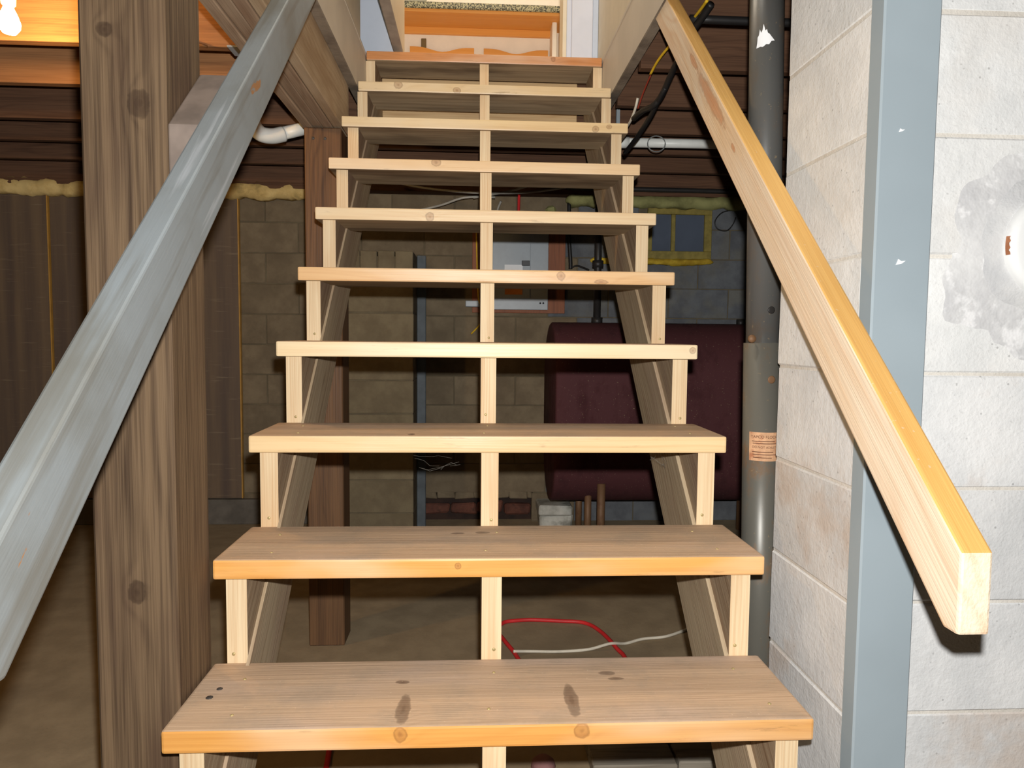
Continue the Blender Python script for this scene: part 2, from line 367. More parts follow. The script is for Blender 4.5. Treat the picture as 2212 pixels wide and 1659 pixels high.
CASING = plain('white_casing', S(224, 226, 236), .45, .35, .03, dark=S(190, 176, 136), darkamt=.15, dscale=3.0)
def granite():
    s = NT('granite'); v = s.coord(); vo = s.n('ShaderNodeTexVoronoi', {'Vector': v, 'Scale': 190.0}).outputs['Color']
    f = s.n('ShaderNodeSeparateColor', [vo]).outputs[0]
    c = s.mix(s.ss(f, .3, .8), S(60, 58, 46), S(176, 166, 128))
    return s.out(c, .3, .5)
GRAN = granite()
OAK = wood('orange_oak', S(224, 152, 72), S(200, 122, 44), axis=0, rings=30, contrast=.4, fine=.15, rough=.45, spec=.35)
KWHITE = plain('kitchen_white_panel', S(238, 222, 200), .5, .3, .03)
BRASS = plain('bronze', S(130, 112, 76), .4, .5, metal=.6)
NAILM = plain('nail_head', S(190, 170, 120), .45, .5, metal=.3)
NAILD = plain('dark_nail_head', S(70, 64, 60), .5, .4)
WEB = plain('cobweb_thread', S(140, 134, 124), .9, .05)
BKT = plain('steel_bracket', S(150, 140, 130), .4, .5, metal=.5)
BULBM = NT('bulb_glow'); BULBM.b.inputs['Emission Color'].default_value = (1, .60, .22, 1); BULBM.b.inputs['Emission Strength'].default_value = 420.0; BULBM = BULBM.m
PORC = plain('porcelain', S(235, 230, 220), .3, .5)
WHITEPT = plain('white_paint_splash', S(244, 245, 246), .5, .3, .03)
WINDARK = plain('window_outside', S(30, 34, 42), .9, .1)

# ------------------------------------------------------------------ stair figures
RUN = .2258; RISE = .2050; TH = .038; TD = .239; Y1 = 1.1141; Z1 = .6150; NOSE = TD-RUN
def TY(k): return Y1+(k-1)*RUN
def TZ(k): return Z1+(k-1)*RISE
WALL_Y = 4.70; JZ = 2.22; FLOOR2 = 2.46
SL = RISE/RUN

# ------------------------------------------------------------------ setting
tag(box('floor', (-4.6, -2.6, -.08), (3.4, 4.9, 0), FLOORM), 'dusty brown concrete basement floor', kind='structure')
BW = empty('wall_back', (0, WALL_Y, 0), 'block back wall of the basement', kind='structure')
box('mortar_core', (-4.6, WALL_Y+.004, 0), (-.40, WALL_Y+.2, 2.16), MORT, BW)
box('mortar_core', (-.40, WALL_Y+.004, .21), (.36, WALL_Y+.2, 2.16), MORT, BW)
box('mortar_core', (.36, WALL_Y+.004, 0), (3.4, WALL_Y+.2, 2.16), MORT, BW)
CO = .1966
WX0, WX1, WZ0, WZ1 = 1.10, 1.53, 1.765, 2.10      # basement window
blk = {}
for c in range(11):
    z0 = c*CO; off = -1.18 if c % 2 == 1 else -1.39
    x = off-.406*2
    while x < 3.2:
        x0, x1 = x, x+.406; x += .406
        if x1 < -1.62: continue
        if c == 0 and x0 < .35 and x1 > -.41:
            # the course broken open near the floor
            if x0 < -.41: x1 = -.41
            elif x1 > .35: x0 = .35
            else: continue
        if z0+CO > WZ0+.01 and x0 < WX1 and x1 > WX0:
            if x0 < WX0-.06: x1 = WX0
            elif x1 > WX1+.06: x0 = WX1
            else: continue
        m = BLKG if (x0+x1)/2 > .62 else BLKW
        box('block', (x0+.003, WALL_Y+random.uniform(-.002, .002), z0+.003), (x1-.003, WALL_Y+.15, z0+CO-.003), m, BW, bevel=.003, jit=.001)
# broken opening with red brick behind
bh = BW
box('rubble_back', (-.42, WALL_Y+.06, 0), (.36, WALL_Y+.19, .215), DARKSOIL, bh)
xx = -.38
for i in range(4):
    wv = random.uniform(.15, .19)
    box('brick', (xx, WALL_Y+.01+random.uniform(0, .02), .045), (xx+wv, WALL_Y+.10, .115+random.uniform(-.012, .015)), REDBR, bh, bevel=.012, jit=.014)
    xx += wv+.008
xx = -.40
for i in range(7):
    wv = random.uniform(.08, .13)
    box('broken_edge', (xx, WALL_Y-.002, .185-random.uniform(0, .035)), (min(xx+wv, .355), WALL_Y+.06, .205), BLKW, bh, bevel=.006, jit=.008)
    xx += wv
    if xx > .34: break
tag(box('wall_left', (-4.7, -2.6, 0), (-4.6, 4.9, 2.45), BLKW), 'block wall far left', kind='structure')
tag(box('wall_right', (3.4, -2.6, 0), (3.5, 4.9, 2.45), BLKG), 'block wall far right', kind='structure')
tag(box('wall_front', (-4.7, -2.7, 0), (3.5, -2.6, 2.45), BLKG), 'block wall behind the viewer', kind='structure')
# subfloor above the joists, open over the stair
def multi(name, boxes, mat, **kw):
    bm = bmesh.new()
    for lo, hi in boxes:
        g = bmesh.ops.create_cube(bm, size=1)['verts']
        for v in g: v.co = Vector([lo[i]+(v.co[i]+.5)*(hi[i]-lo[i]) for i in range(3)])
    return tag(link(name, bm2me(bm, name), (0, 0, 0), mat), **kw)
multi('ceiling', [((-4.7, -2.7, 2.44), (-.556, 4.9, FLOOR2)), ((.556, -2.7, 2.44), (3.5, 4.9, FLOOR2)), ((-.556, -2.7, 2.44), (.556, .3, FLOOR2)),
                  ((-.556, 3.362, 2.44), (.556, 4.9, FLOOR2))], SUBF, label='wooden subfloor above the joists', kind='structure')
# painted trimmer joists each side of the stair opening
for nm, sx, lb in (('trim_1', -1, 'left'), ('trim_2', 1, 'right')):
    xa, xb = sorted((sx*.513, sx*.551))
    o = box(nm, (xa, .3, 2.238), (xb, 3.34, 2.452), [SKIRT, SKIRTU], bevel=.003, facemat=lambda n: 1 if n.z < -.5 else 0)
    tag(o, 'beige painted board along the %s side of the stair opening' % lb, kind='structure')
box('seam_bead', (-.5135, .3, 2.446), (-.511, 3.34, 2.454), SKIRT, bpy.data.objects['trim_1'])
box('seam_bead', (.511, .3, 2.446), (.5135, 3.34, 2.454), SKIRT, bpy.data.objects['trim_2'])
tag(box('wall_stairwell_left', (-.62, .2, 2.453), (-.515, 3.03, 4.86), DRYB), 'stairwell side wall, left', kind='structure')
tag(box('wall_stairwell_right', (.515, .2, 2.453), (.62, 3.30, 4.86), DRYB), 'cream stairwell side wall, right', kind='structure')
multi('wall_stairwell_end', [((-1.6, 3.31, FLOOR2), (-.385, 3.41, 4.86)), ((-.385, 3.31, 4.52), (.37, 3.41, 4.86)), ((.37, 3.31, FLOOR2), (1.6, 3.41, 4.86))], BLUEW, label='pale blue wall around the kitchen doorway', kind='structure')
tag(box('wall_stairwell_front', (-.62, .1, 2.453), (.62, .2, 4.86), DRYB), 'stairwell wall above the viewer', kind='structure')
tag(box('wall_nook', (-1.6, 2.95, FLOOR2), (-1.5, 3.31, 4.86), BLUEW), 'side of the small landing nook', kind='structure')
tag(box('wall_nook_front', (-1.6, 2.93, FLOOR2), (-.62, 3.03, 4.86), BLUEW), 'front of the small landing nook', kind='structure')
tag(box('ceiling_upper', (-2.2, .1, 4.86), (2.2, 6.6, 4.92), DRYB), 'ceiling of the storey above', kind='structure')
tag(box('floor_kitchen', (-2.2, 3.36, FLOOR2), (2.2, 6.6, FLOOR2+.012), KWHITE), 'kitchen floor beyond the doorway', kind='structure')
tag(box('wall_kitchen_back', (-2.2, 6.5, FLOOR2), (2.2, 6.6, 4.86), DRYB), 'cream kitchen wall behind the counter', kind='structure')
tag(box('wall_kitchen_left', (-2.3, 3.31, FLOOR2), (-2.2, 6.6, 4.86), DRYB), 'kitchen side wall, left', kind='structure')
tag(box('wall_kitchen_right', (2.2, 3.31, FLOOR2), (2.3, 6.6, 4.86), DRYB), 'kitchen side wall, right', kind='structure')
# casing of the doorway, right side
t3 = empty('trim_3', (.42, 3.29, FLOOR2), 'white casing at the right of the kitchen doorway', kind='structure')
box('casing_board', (.392, 3.285, FLOOR2), (.488, 3.31, 4.5), CASING, t3, bevel=.003)
box('casing_bead', (.488, 3.292, FLOOR2), (.514, 3.31, 4.5), BLUEW, t3, bevel=.002)
box('jamb', (.352, 3.295, FLOOR2), (.370, 3.42, 4.5), DOORP, t3, bevel=.002)
box('door_stop', (.370, 3.300, FLOOR2), (.392, 3.31, 4.5), CASING, t3, bevel=.002)
# the open door over the stair
d1 = empty('door_1', (-.38, 3.27, 2.482), 'cream panelled door standing open over the stair', kind='structure')
box('door_leaf', (-.400, 2.51, 2.482), (-.358, 3.275, 4.48), [DOORP, DOORU], d1, bevel=.003, facemat=lambda n: 1 if n.z < -.5 else 0)
box('panel_moulding', (-.359, 2.66, 2.70), (-.352, 3.10, 3.35), DOORP, d1, bevel=.006)
tube('door_pull', [(-.352, 2.98, 2.66), (-.335, 2.99, 2.68), (-.335, 2.99, 2.80), (-.352, 2.98, 2.84)], .008, BLACKP, d1)

# ------------------------------------------------------------------ kitchen counter seen through the doorway
kc = empty('kitchen_counter', (0, 4.7, FLOOR2), 'granite topped kitchen counter with orange wood underside beyond the doorway', 'counter')
box('countertop', (-1.2, 4.60, 3.292), (1.3, 5.35, 3.332), GRAN, kc, bevel=.006)
box('wooden_underside', (-1.2, 4.612, 3.272), (1.3, 4.90, 3.292), OAK, kc)
box('apron', (-1.2, 4.83, 3.232), (.455, 4.86, 3.274), OAK, kc, bevel=.003)
box('back_panel', (-1.2, 4.86, FLOOR2+.012), (1.3, 4.90, 3.275), KWHITE, kc)
box('upright', (.452, 4.70, FLOOR2+.012), (.482, 4.86, 3.275), KWHITE, kc, bevel=.004)
def scoop(x0, x1, y, z, h):
    pts = [(x0, z-h)]; n = 16
    for i in range(n+1):
        t = i/n; pts.append((x0+(x1-x0)*t, z-.030*math.sin(math.pi*t)**4 if 0 < t < 1 else z))
    pts.append((x1, z-h))
    return prism('scooped_panel', pts, y, y+.02, OAK, kc, axis='Y', bevel=0)
scoop(-.475, -.052, 4.838, 3.148, .62); scoop(.012, .440, 4.838, 3.148, .62)
box('catch_plate', (-.402, 4.846, 3.115), (-.368, 4.86, 3.205), BRASS, kc, bevel=.003)
tag(box('backsplash', (-.40, 5.33, 3.332), (1.3, 5.35, 4.0), KWHITE, bevel=.003), 'cream board standing on the granite kitchen counter', 'panel')

# ------------------------------------------------------------------ the staircase
st = empty('staircase', (0, Y1, 0), 'open-riser pine basement staircase on three notched stringers', 'staircase')
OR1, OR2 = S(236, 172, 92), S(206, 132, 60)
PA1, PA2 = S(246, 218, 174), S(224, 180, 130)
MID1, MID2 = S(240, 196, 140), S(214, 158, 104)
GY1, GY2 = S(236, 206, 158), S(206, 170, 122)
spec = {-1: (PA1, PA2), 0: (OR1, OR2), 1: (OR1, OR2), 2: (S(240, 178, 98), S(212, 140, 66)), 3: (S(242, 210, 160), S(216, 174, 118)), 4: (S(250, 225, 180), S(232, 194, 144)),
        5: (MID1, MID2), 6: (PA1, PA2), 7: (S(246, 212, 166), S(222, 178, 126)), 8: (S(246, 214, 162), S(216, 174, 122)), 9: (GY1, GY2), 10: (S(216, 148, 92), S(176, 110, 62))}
KT = {1: [(-.155, -.065, .019, .011, .045, .03), (.135, -.045, .019, .011, .050, .03), (.215, .052, .019, .015, .008, .02), (.228, .030, .019, .014, .005, .02), (-.165, .03, .019, .012, .006, .02)],
      2: [(-.02, .06, .019, .014, .008, .02), (-.075, .055, .019, .014, .007, .02)], 3: [(-.18, -.09, .019, .007, .014, .02)]}
KF = {1: [(.142, -.12, .006, .012, .02, .012), (-.155, -.12, .006, .010, .02, .012)], 2: [(-.07, -.12, .004, .006, .02, .006)], 4: [(.52, -.12, .004, .008, .02, .008)],
      5: [(.205, -.12, .003, .012, .02, .012), (.32, -.12, -.012, .02, .02, .006)], 6: [(-.18, -.12, -.006, .013, .02, .013)], 7: [(-.17, -.12, .010, .015, .02, .014)],
      8: [(.41, -.12, -.006, .012, .02, .012), (.46, -.12, .004, .01, .02, .008)], 9: [(-.35, -.12, .008, .016, .02, .015), (-.115, -.12, -.008, .014, .02, .012)], 10: [(.295, -.12, .006, .013, .02, .013)]}
SXS = ((-.512, -.473), (-.023, .016), (.472, .511))
def fm_tread(n): return 1 if n.z > .6 else (2 if n.z < -.6 else 0)
nailme = None
def nail(p, axis, mat, parent, r=.0035):
    o = lathe('nail', [(0, .0012), (r*.8, .0012), (r, .0004), (r, -.002), (0, -.002)], p, mat, parent, seg=8, axis='Z')
    if axis == 'Y': o.rotation_euler = (math.pi/2, 0, 0)
    return o
for k in range(-1, 11):
    hw = .533 if k < 9 else .508
    sh = {1: -.002, 2: .001, 7: -.003}.get(k, 0)
    m = tread_mats(k+2, *[spec[k][0], spec[k][1]], KT.get(k, ()), KF.get(k, ())) + [TUNDER]
    td = TD-.0008 if k < 10 else .212
    zt = TZ(k)
    tr = box('tread', (-hw+sh, TY(k), zt-TH), (hw+sh, TY(k)+td, zt), m, st, bevel=.0045, facemat=fm_tread, seg=2)
    if k in (1, 2, 3):
        for (x, y) in ((-.44, .045), (-.44, .17), (-.005, .05), (-.005, .18), (.46, .05), (.46, .18)):
            nail((x+random.uniform(-.02, .02), TY(k)+y, zt+.0002), 'Z', NAILM, tr, .0032)
    if k == 1:
        nail((-.497, TY(k)+.105, zt+.0002), 'Z', NAILD, tr, .0065); nail((-.49, TY(k)+.135, zt+.0002), 'Z', NAILD, tr, .0055)
# notched stringers
BLOW = -.842
def stringer(x0, x1):
    pts = []
    ylow = TY(-1)+NOSE
    pts.append((ylow, 0.0))
    for k in range(-1, 10):
        pts.append((TY(k)+NOSE, TZ(k)-TH)); pts.append((TY(k+1)+NOSE, TZ(k)-TH))
    pts.append((TY(10)+NOSE, TZ(10)-TH)); pts.append((3.357, TZ(10)-TH))
    pts.append((3.357, SL*3.357+BLOW)); pts.append((-BLOW/SL, 0.0))
    o = prism('stringer', pts, x0, x1, [STRS, STRF], st, facemat=lambda n: 1 if n.y < -.6 else 0)
    for k in range(0, 9):
        nail(((x0+x1)/2+random.uniform(-.008, .008), TY(k)+NOSE-.0004, TZ(k-1)+.012+random.uniform(0, .01)), 'Y', NAILM, o, .0035)
    return o
for a, b in SXS: stringer(a, b)
for x0, x1, bt, bb, y0 in ((.4625, .4715, -.612, -.885, .90), (-.4725, -.466, -.600, -.845, .90)):
    pts = [(-bt/SL, 0.0), (3.28, SL*3.28+bt), (3.356, SL*3.28+bt), (3.356, SL*3.356+bb), (-bb/SL, 0.0)]
    prism('reinforcing_board', pts, x0, x1, SIST, st)
tag(box('header_joist', (-.47, 3.360, 2.14), (.432, 3.398, 2.4215), HEADW, bevel=.003), 'pale header joist behind the topmost stair treads', 'joist')

# ------------------------------------------------------------------ handrails
ANG = math.atan(.91)
# left, worn grey 2x4
hl = empty('handrail', (-.46, .70, 1.0), 'worn grey painted handrail crossing in front of the big left post', 'handrail')
def rail_prof(L, plumb_low, h=.089):
    c, s_ = math.cos(ANG), math.sin(ANG)
    return c, s_
def rail(name, x0, x1, ylow, btop, ytop, mats, parent, clip, h=.089):
    """top edge line z = .91 y + btop; lower end plumb cut at ylow with a level cut 'clip' below it"""
    c, s_ = math.cos(ANG), math.sin(ANG)
    o0 = Vector((0, (ylow+ytop)/2, .91*(ylow+ytop)/2+btop))
    def loc(y, z):
        dy, dz = y-o0.y, z-o0.z
        return (dy*c+dz*s_, -dy*s_+dz*c)
    zt = .91*ylow+btop; vb = h/c
    pts = [loc(ylow, zt), loc(ytop, .91*ytop+btop), loc(ytop, .91*ytop+btop-vb)]
    zc = zt-clip; yc = (zc+vb-btop)/.91
    pts += [loc(yc, zc), loc(ylow, zc)]
    return prism(name, pts, x0, x1, mats, parent, rotx=ANG, loc=((x0+x1)/2, o0.y, o0.z), bevel=.0035, facemat=(lambda n: 1 if n.z > .6 and abs(n.y) < .5 else 0) if len(mats) > 1 else None)
rail('rail', -.475, -.437, .590, .521, 2.55, [RAILG], hl, .105)
# spacer block between the post and the rail
c_, s_ = math.cos(ANG), math.sin(ANG)
prism('spacer_block', [(1.203, 1.475), (1.35, 1.60), (1.35, 1.712), (1.345, 1.715), (1.203, 1.586)], -.539, -.476, plain('spacer_grey', S(136, 122, 112), .75, .2, .2, 14.0), hl, bevel=.003)
# right, new pine 2x4
hr = empty('handrail', (.54, .77, 1.0), 'new pale pine handrail bracketed to the white chimney', 'handrail')
rail('rail', .518, .556, .767, .307, 2.45, [RAILN, RAILT], hr, .097)
tube('rail_bracket', [(.611, 1.235, 1.222), (.588, 1.225, 1.219), (.562, 1.216, 1.236), (.545, 1.212, 1.27), (.540, 1.212, 1.32)], .008, BKT, hr, smooth_pts=4)
lathe('bracket_plate', [(0, -.003), (.012, -.003), (.015, 0), (.012, .003), (0, .003)], (.6095, 1.235, 1.222), BKT, hr, seg=16, axis='X')

# ------------------------------------------------------------------ posts and beam
pl = empty('timber_post', (-.607, 1.275, 0), 'big weathered brown timber post left of the stair, nearest the viewer', 'post')
o = box('post_timber', (-.676, 1.20, 0), (-.540, 1.352, 2.22), OLDPOST, pl, bevel=.005, jit=.0)
pf = empty('timber_post', (-.62, 2.87, 0), 'dark reddish timber post under the end of the beam, behind the stair', 'post')
box('post_timber', (-.693, 2.80, 0), (-.553, 2.94, 2.036), FARPOST, pf, bevel=.004)
for x in (-.66, -.615): nail((x, 2.7994, 1.995), 'Y', NAILD, pf, .006)
bmo = empty('built_up_beam', (-.625, 2.0, 2.04), 'built-up beam of four brown planks resting on the dark post', 'beam')
for i in range(4):
    x0 = -.702+i*.0388
    box('ply', (x0, -2.5, 2.038+(0, .004, .001, .003)[i]), (x0+.0366, 2.945-(0, .01, .004, .0)[i], 2.438 if i == 3 else 2.219), BEAMW2 if i == 3 else BEAMW, bmo, bevel=.003)  # innermost ply raised out of view to stop bulb light leaking past the trim
# joists, running left to right
ORD = ['first', 'second', 'third', 'fourth', 'fifth', 'sixth', 'seventh', 'eighth']
JY = [4.20, 3.80, 3.42, 2.945, 2.53, 2.12, 1.70, 1.29]
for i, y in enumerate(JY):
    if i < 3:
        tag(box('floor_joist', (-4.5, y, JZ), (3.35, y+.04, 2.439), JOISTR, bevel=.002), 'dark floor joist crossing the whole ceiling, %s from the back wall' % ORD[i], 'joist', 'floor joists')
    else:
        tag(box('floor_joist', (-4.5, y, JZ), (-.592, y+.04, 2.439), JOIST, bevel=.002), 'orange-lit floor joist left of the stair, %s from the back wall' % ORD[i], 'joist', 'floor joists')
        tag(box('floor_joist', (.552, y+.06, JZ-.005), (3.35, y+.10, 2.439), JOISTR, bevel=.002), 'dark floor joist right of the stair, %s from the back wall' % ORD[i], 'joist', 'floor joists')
tag(box('rim_joist', (-4.5, 4.64, 2.20), (3.35, 4.68, 2.439), JOISTR, bevel=.002), 'dark rim joist on top of the back wall', 'joist')
tag(box('sill_plate', (-4.5, 4.62, 2.165), (3.35, 4.80, 2.20), JOISTR, bevel=.002), 'sill plate between block wall and rim joist', 'plank')
tag(lump('spray_foam', -4.5, -.95, 4.66, 2.098, 2.203, .05, FOAM, n=150, seed=1, rough=.5), 'lumpy beige spray foam bead along the top of the back wall, left', 'foam')
tag(lump('spray_foam', .55, 2.6, 4.66, 2.095, 2.175, .05, FOAMG, n=100, seed=5, rough=.5), 'greenish spray foam bead above the basement window', 'foam')

# ------------------------------------------------------------------ white chimney with capped flue
CX0, CY0, CY1 = .612, 1.17, 1.49
ch = empty('chimney', (1.1, 1.33, 0), 'white painted concrete block chimney right of the stair', 'chimney')
box('mortar_core', (CX0+.0028, CY0+.0026, 0), (1.78, CY1-.004, 2.2), WMORTAR, ch)
for c in range(12):
    z0 = -.01+c*.2; z1 = min(z0+.2, 2.205)
    if z0 < 0: z0 = 0
    x = CX0
    L = [.40, .40, .40] if c % 2 else [.60, .40, .20]
    for ln in L:
        xe = min(x+ln, 1.80)
        if xe-x > .05:
            b_ = box('block', (x+(.0 if x == CX0 else .002)+random.uniform(-.001, .001), CY0+random.uniform(-.001, .001), z0+.002), (xe-.002, CY1+random.uniform(-.006, .006), z1-.002), WHITEBLK2 if z0 < 1.15 else WHITEBLK, ch, bevel=.0034, jit=.001)
        x = xe
# flue thimble
fz = 1.408; fx = .935
def smear(name, r0, r1, y0, y1, mat, rough, seed, n=56, rings=7):
    bm = bmesh.new(); R_ = []
    for j in range(rings+1):
        t = j/rings; ring = []
        for k in range(n):
            a = 2*math.pi*k/n
            w_ = 1+rough*t*(mnoise.noise(Vector((math.cos(a)*1.6+seed, math.sin(a)*1.6, seed)))+.5*mnoise.noise(Vector((math.cos(a)*5+seed, math.sin(a)*5, seed))))
            r = r0+(r1*w_-r0)*t
            y = y0+(y1-y0)*t+.0018*mnoise.noise(Vector((math.cos(a)*r*38, math.sin(a)*r*38, seed)))*(1-t)
            ring.append(bm.verts.new((r*math.cos(a), y, r*math.sin(a))))
        R_.append(ring)
    for A, B in zip(R_[:-1], R_[1:]):
        for k in range(n): bm.faces.new((A[k], A[(k+1) % n], B[(k+1) % n], B[k]))
    return link(name, bm2me(bm, name), (fx, CY0, fz), mat, ch, smooth=True)
smear('mortar_smear', .09, .19, -.0065, .0004, PATCH, .3, 3.3, n=110)
smear('mortar_ring', .088, .122, -.014, -.005, RINGM, .10, 8.1, rings=4)
lathe('flue_cap', [(.0, -.034), (.05, -.034), (.078, -.0325), (.086, -.028), (.0895, -.021), (.090, -.006)], (fx, CY0, fz), CAPM, ch, seg=48, axis='Y')
for a0, a1 in ((171, 191),):
    pr_ = []
    bm = bmesh.new(); rows = []
    for i in range(9):
        a = math.radians(a0+(a1-a0)*i/8); j = .0035*math.sin(i*2.3)+.001
        rows.append([bm.verts.new((r_*math.cos(a), y_, r_*math.sin(a))) for r_, y_ in ((.0878+j*.5, -.0262), (.0890, -.0235), (.0903, -.0190))])
    for A, B in zip(rows[:-1], rows[1:]):
        for q in (0, 1): bm.faces.new((A[q], B[q], B[q+1], A[q+1]))
    link('rust_patch', bm2me(bm, 'rust_patch'), (fx, CY0, fz), RUSTP, ch)
# grey painted board in front of the chimney corner
gb = tag(box('painted_board', (.6065, 1.128, 0), (.702, 1.1685, 2.22), GREYB, bevel=.003), 'upright blue-grey painted board on the white chimney corner', 'board')

for (x, z, sc) in ((.643, 1.583, .4), (.651, 1.373, .65)):
    prism('paint_chip', [(x-.012*sc, z-.006*sc), (x+.004*sc, z-.002*sc), (x+.013*sc, z+.005*sc), (x+.002*sc, z+.004*sc), (x-.006*sc, z+.009*sc)], 1.1272, 1.1279, WHITEPT, gb, axis='Y')
# ------------------------------------------------------------------ steel jack post
jp = empty('jack_post', (.64, 1.61, 0), 'rusty telescoping steel post between stair and chimney', 'post')
def jx(z): return .652-.0205*z
def seg_tube(name, z0, z1, r, mat): return tube(name, [(jx(z0), 1.61, z0), (jx(z1), 1.61, z1)], r, mat, jp, seg=32)
seg_tube('upper_tube', 1.20, 2.19, .0375, STEELU)
seg_tube('lower_tube', .012, 1.238, .0425, STEELL)
box('base_plate', (.59, 1.55, 0), (.712, 1.67, .012), RUST, jp, bevel=.002)
box('top_plate', (.55, 1.54, 2.19), (.67, 1.68, 2.2145), RUST, jp, bevel=.002)
lathe('locking_pin', [(0, -.006), (.008, -.005), (.0095, 0), (.008, .005), (0, .006)], (.587, 1.575, 1.247), RUST, jp, seg=14, axis='Y')
for (z, m, r) in ((1.312, BLACKP, .0085), (1.155, RUST, .009)):
    a = math.radians(-84); R = .0372 if z > 1.24 else .0422
    h = lathe('pin_hole', [(0, .0012), (r*.75, .0012), (r, .0006), (r, -.003)], (jx(z)+R*math.cos(a), 1.61+R*math.sin(a), z), m, jp, seg=16, axis='Z')
    h.rotation_euler = (math.pi/2, 0, math.pi/2+a)
# wrapped paper tag with printed lines
def wrapped(name, z0, z1, a0, a1, R, mat, parent, n=12):
    bm = bmesh.new(); rows = []
    zc = (z0+z1)/2; c = Vector((jx(zc), 1.61, zc))
    for i in range(n+1):
        a = math.radians(a0+(a1-a0)*i/n)
        rows.append([bm.verts.new(Vector((jx(z)+R*math.cos(a), 1.61+R*math.sin(a), z))-c) for z in (z0, z1)])
    for A, B in zip(rows[:-1], rows[1:]): bm.faces.new((A[0], B[0], B[1], A[1]))
    return link(name, bm2me(bm, name), c, mat, parent)
tagp = wrapped('paper_tag', .968, 1.034, -150, -52, .0431, TAGM, jp)
def wraptext(txt, z, size, a0, R, parent):
    cu = bpy.data.curves.new('lettering', 'FONT'); cu.body = txt; cu.size = size
    tmp = bpy.data.objects.new('lettering_tmp', cu); COL.objects.link(tmp)
    dg = bpy.context.evaluated_depsgraph_get(); me = bpy.data.meshes.new_from_object(tmp.evaluated_get(dg))
    bpy.data.objects.remove(tmp)
    c = Vector((jx(z), 1.61, z))
    for v in me.vertices:
        a = math.radians(a0)+v.co.x/R
        v.co = Vector((jx(z)+R*math.cos(a), 1.61+R*math.sin(a), z+v.co.y))-c
    me.materials.clear()
    return link('lettering', me, c, INK, parent)
wraptext('TAPCO FLOOR JA', 1.0205, .0092, -144, .0434, tagp)
wraptext('DO NOT ADJUST', .9975, .0072, -140, .0434, tagp)
for z, a0, a1 in ((1.0125, -140, -70), (1.0075, -138, -64), (.988, -140, -76), (.982, -138, -66), (.975, -136, -80)):
    wrapped('print_line', z, z+.0016, a0, a1, .0434, INK, tagp)
def splash(name, cx, cz, pts, R, parent):
    bm = bmesh.new(); c = Vector((jx(cz), 1.61, cz)); vs = []
    for (du, dz) in pts:
        a = math.radians(-118)+du/R
        vs.append(bm.verts.new(Vector((jx(cz+dz)+R*math.cos(a), 1.61+R*math.sin(a), cz+dz))-c))
    bm.faces.new(vs); bmesh.ops.triangulate(bm, faces=bm.faces[:])
    return link(name, bm2me(bm, name), c, WHITEPT, parent)
splash('paint_splash', 0, 1.915, [(-.019, -.025), (-.010, -.0235), (-.004, -.025), (.003, -.020), (.009, -.021), (.014, -.014), (.021, -.013), (.015, -.006), (.010, .001), (.006, .004), (.004, .012), (.001, .009), (-.003, .024), (-.005, .012), (-.008, .006), (-.011, .014), (-.013, .002), (-.016, -.002), (-.017, -.014)], .0381, jp)

# ------------------------------------------------------------------ oil tank
tk = empty('oil_tank', (1.17, 4.30, 0), 'dark maroon oil tank on pipe legs behind the stair', 'tank')
def obround(name, x0, x1, cy, z0, z1, r, mat, parent):
    prof = []
    n = 14
    for i in range(n+1):
        a = math.pi*i/n; prof.append((cy+r*math.cos(a), z1-r+r*math.sin(a)))
    for i in range(n+1):
        a = math.pi+math.pi*i/n; prof.append((cy+r*math.cos(a), z0+r+r*math.sin(a)))
    cz = (z0+z1)/2; cx = (x0+x1)/2
    bm = bmesh.new(); rings = []
    for x, s in ((x0-.004, .955), (x0-.001, .985), (x0+.006, 1.0), (x0+.03, 1.0), (x1-.03, 1.0), (x1-.006, 1.0), (x1+.001, .985), (x1+.004, .955)):
        rings.append([bm.verts.new((x-cx, (y-cy)*s, (z-cz)*s)) for y, z in prof])
    m = len(prof)
    for A, B in zip(rings[:-1], rings[1:]):
        for k in range(m): bm.faces.new((A[k], A[(k+1) % m], B[(k+1) % m], B[k]))
    bm.faces.new(list(reversed(rings[0]))); bm.faces.new(rings[-1])
    bmesh.ops.remove_doubles(bm, verts=bm.verts[:], dist=1e-5)
    o = link(name, bm2me(bm, name), (cx, cy, cz), mat, parent, smooth=True)
    return o
obround('tank_shell', .425, 1.93, 4.30, .245, 1.335, .335, TANKM, tk)
for x in (.64, 1.70):
    for y in (4.12, 4.48): tube('leg', [(x, y, .0), (x, y, .34)], .021, RUST, tk, seg=12)
tube('drain_leg', [(.70, 4.02, .0), (.70, 4.02, .40)], .024, RUST, tk, seg=12)
tube('vent_pipe', [(.71, 4.32, 1.31), (.71, 4.32, 2.16)], .022, BLACKP, tk, seg=14)
for z in (1.345, 1.69): tube('pipe_coupling', [(.71, 4.32, z-.022), (.71, 4.32, z+.022)], .034, BLACKP, tk, seg=8)
tube('plug', [(1.60, 4.30, 1.32), (1.60, 4.30, 1.365)], .026, BLACKP, tk, seg=6)
cb = empty('concrete_block', (.50, 4.42, 0), 'pale crumbling concrete block on the floor under the oil tank', 'block')
box('lower_block', (.385, 4.47, 0), (.60, 4.66, .10), GREYWHT, cb, bevel=.012, jit=.008)
box('upper_slab', (.375, 4.45, .102), (.595, 4.66, .165), GREYWHT, cb, bevel=.010, jit=.006)

